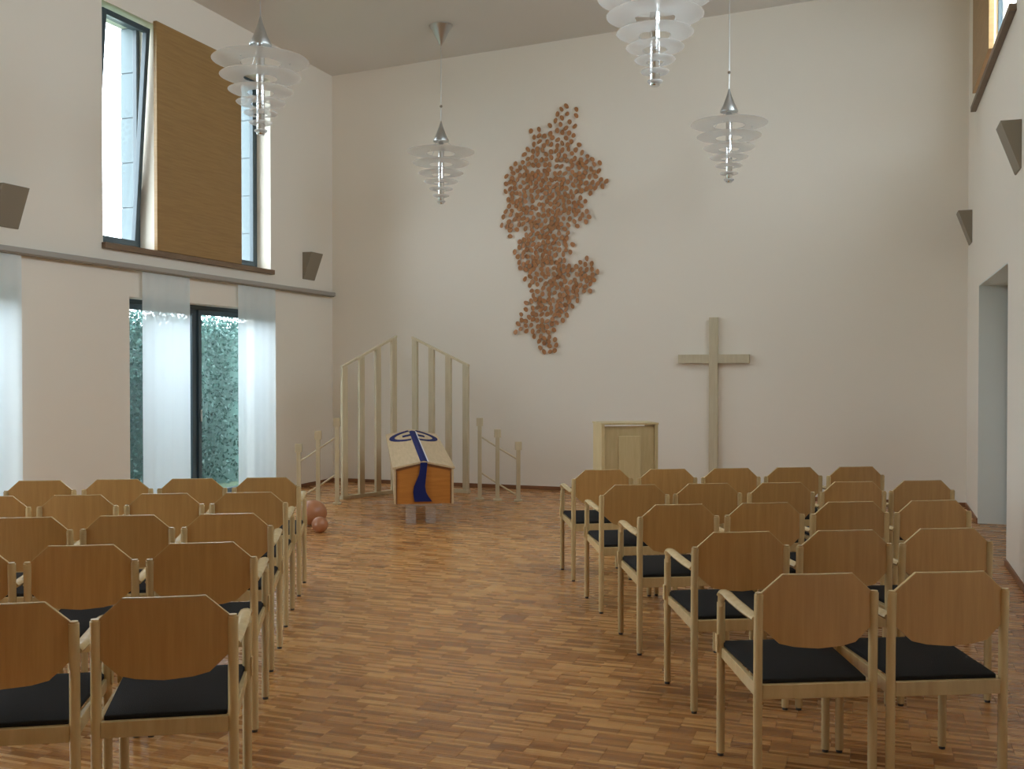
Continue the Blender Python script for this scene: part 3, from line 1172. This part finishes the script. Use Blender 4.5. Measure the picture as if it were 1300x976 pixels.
ball(406, 676, .080, 'smaller terracotta ball on the floor beside the left aisle chair', .97)
ball(397, 667, .145, 'larger terracotta ball behind the smaller one, left of the coffin', .9)

# ------------------------------------------------------------------ lectern
pl = at_depth(799, 9.5)
le = thing('lectern', 'pale wooden lectern with raised centre panel in front of back wall', 'lectern', pl, YAW + math.radians(7))
W = .268
for s in (-1, 1):
    a, b = sorted((s * W, s * (W - .03)))
    MB().box(a, b, -.028, .36, 0, 1.075).build('side_panel', 'lecternwood', le, .003)
MB().box(-W + .031, W - .031, .0, .03, .03, 1.06).build('front_panel', 'lecternwood', le, .002)
MB().box(-.105, .105, -.016, -.001, .03, .97).build('centre_panel', 'lecternwood', le, .003)
m = MB()
m.prism([(-W - .005, -.032, 1.076), (W + .005, -.032, 1.076), (W + .005, -.032, 1.094), (-W - .005, -.032, 1.094)],
        [(-W - .005, .38, 1.076), (W + .005, .38, 1.076), (W + .005, .38, 1.09), (-W - .005, .38, 1.09)])
m.build('top_board', 'lecternwood', le, .003)
MB().box(-W + .031, W - .031, .032, .355, .55, .57).build('shelf', 'lecternwood', le)

# ------------------------------------------------------------------ outside: lawn and hedge
struct(MB().box(-40, XL - WT, -20, 45, -.3, -.02).build('lawn', 'lawn'), 'green lawn outside the garden windows', 'lawn')
hg = thing('garden_hedge', 'dense tall green hedge outside the garden window', 'hedge', (-9.25, 11.0, -.02))
rs = np.random.RandomState(5)
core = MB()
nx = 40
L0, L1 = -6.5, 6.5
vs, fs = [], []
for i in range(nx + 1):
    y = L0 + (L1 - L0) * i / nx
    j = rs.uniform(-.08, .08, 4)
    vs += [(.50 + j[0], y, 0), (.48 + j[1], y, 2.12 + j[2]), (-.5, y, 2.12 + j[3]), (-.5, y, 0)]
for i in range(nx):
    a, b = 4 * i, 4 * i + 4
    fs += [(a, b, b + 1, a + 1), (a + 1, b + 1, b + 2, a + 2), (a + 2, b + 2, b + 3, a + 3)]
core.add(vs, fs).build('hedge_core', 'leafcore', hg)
nl = 60000
y = rs.uniform(L0, L1, nl)
x = .5 + rs.normal(0, .10, nl)
z = rs.uniform(0.0, 2.3, nl)
nt_ = 14000
x[:nt_] = rs.uniform(-.5, .6, nt_)
z[:nt_] = 2.13 + np.abs(rs.normal(0, .17, nt_)) * (1 + .7 * np.sin(y[:nt_] * 3.1) * np.sin(y[:nt_] * 1.3 + 1))
c = np.stack([x, y, z], 1)
a = rs.normal(size=(nl, 3))
a /= np.linalg.norm(a, axis=1)[:, None]
b = np.cross(a, rs.normal(size=(nl, 3)))
b /= np.linalg.norm(b, axis=1)[:, None]
sz = rs.uniform(.018, .038, nl)[:, None]
V = np.stack([c - a * sz, c + b * sz * .55, c + a * sz, c - b * sz * .55], 1).reshape(-1, 3)
me = bpy.data.meshes.new('foliage')
me.from_pydata(V.tolist(), [], np.arange(nl * 4).reshape(-1, 4).tolist())
me.materials.append(M['leaf'])
o = bpy.data.objects.new('foliage', me)
COL.objects.link(o)
o.parent = hg
o['kind'] = 'stuff'
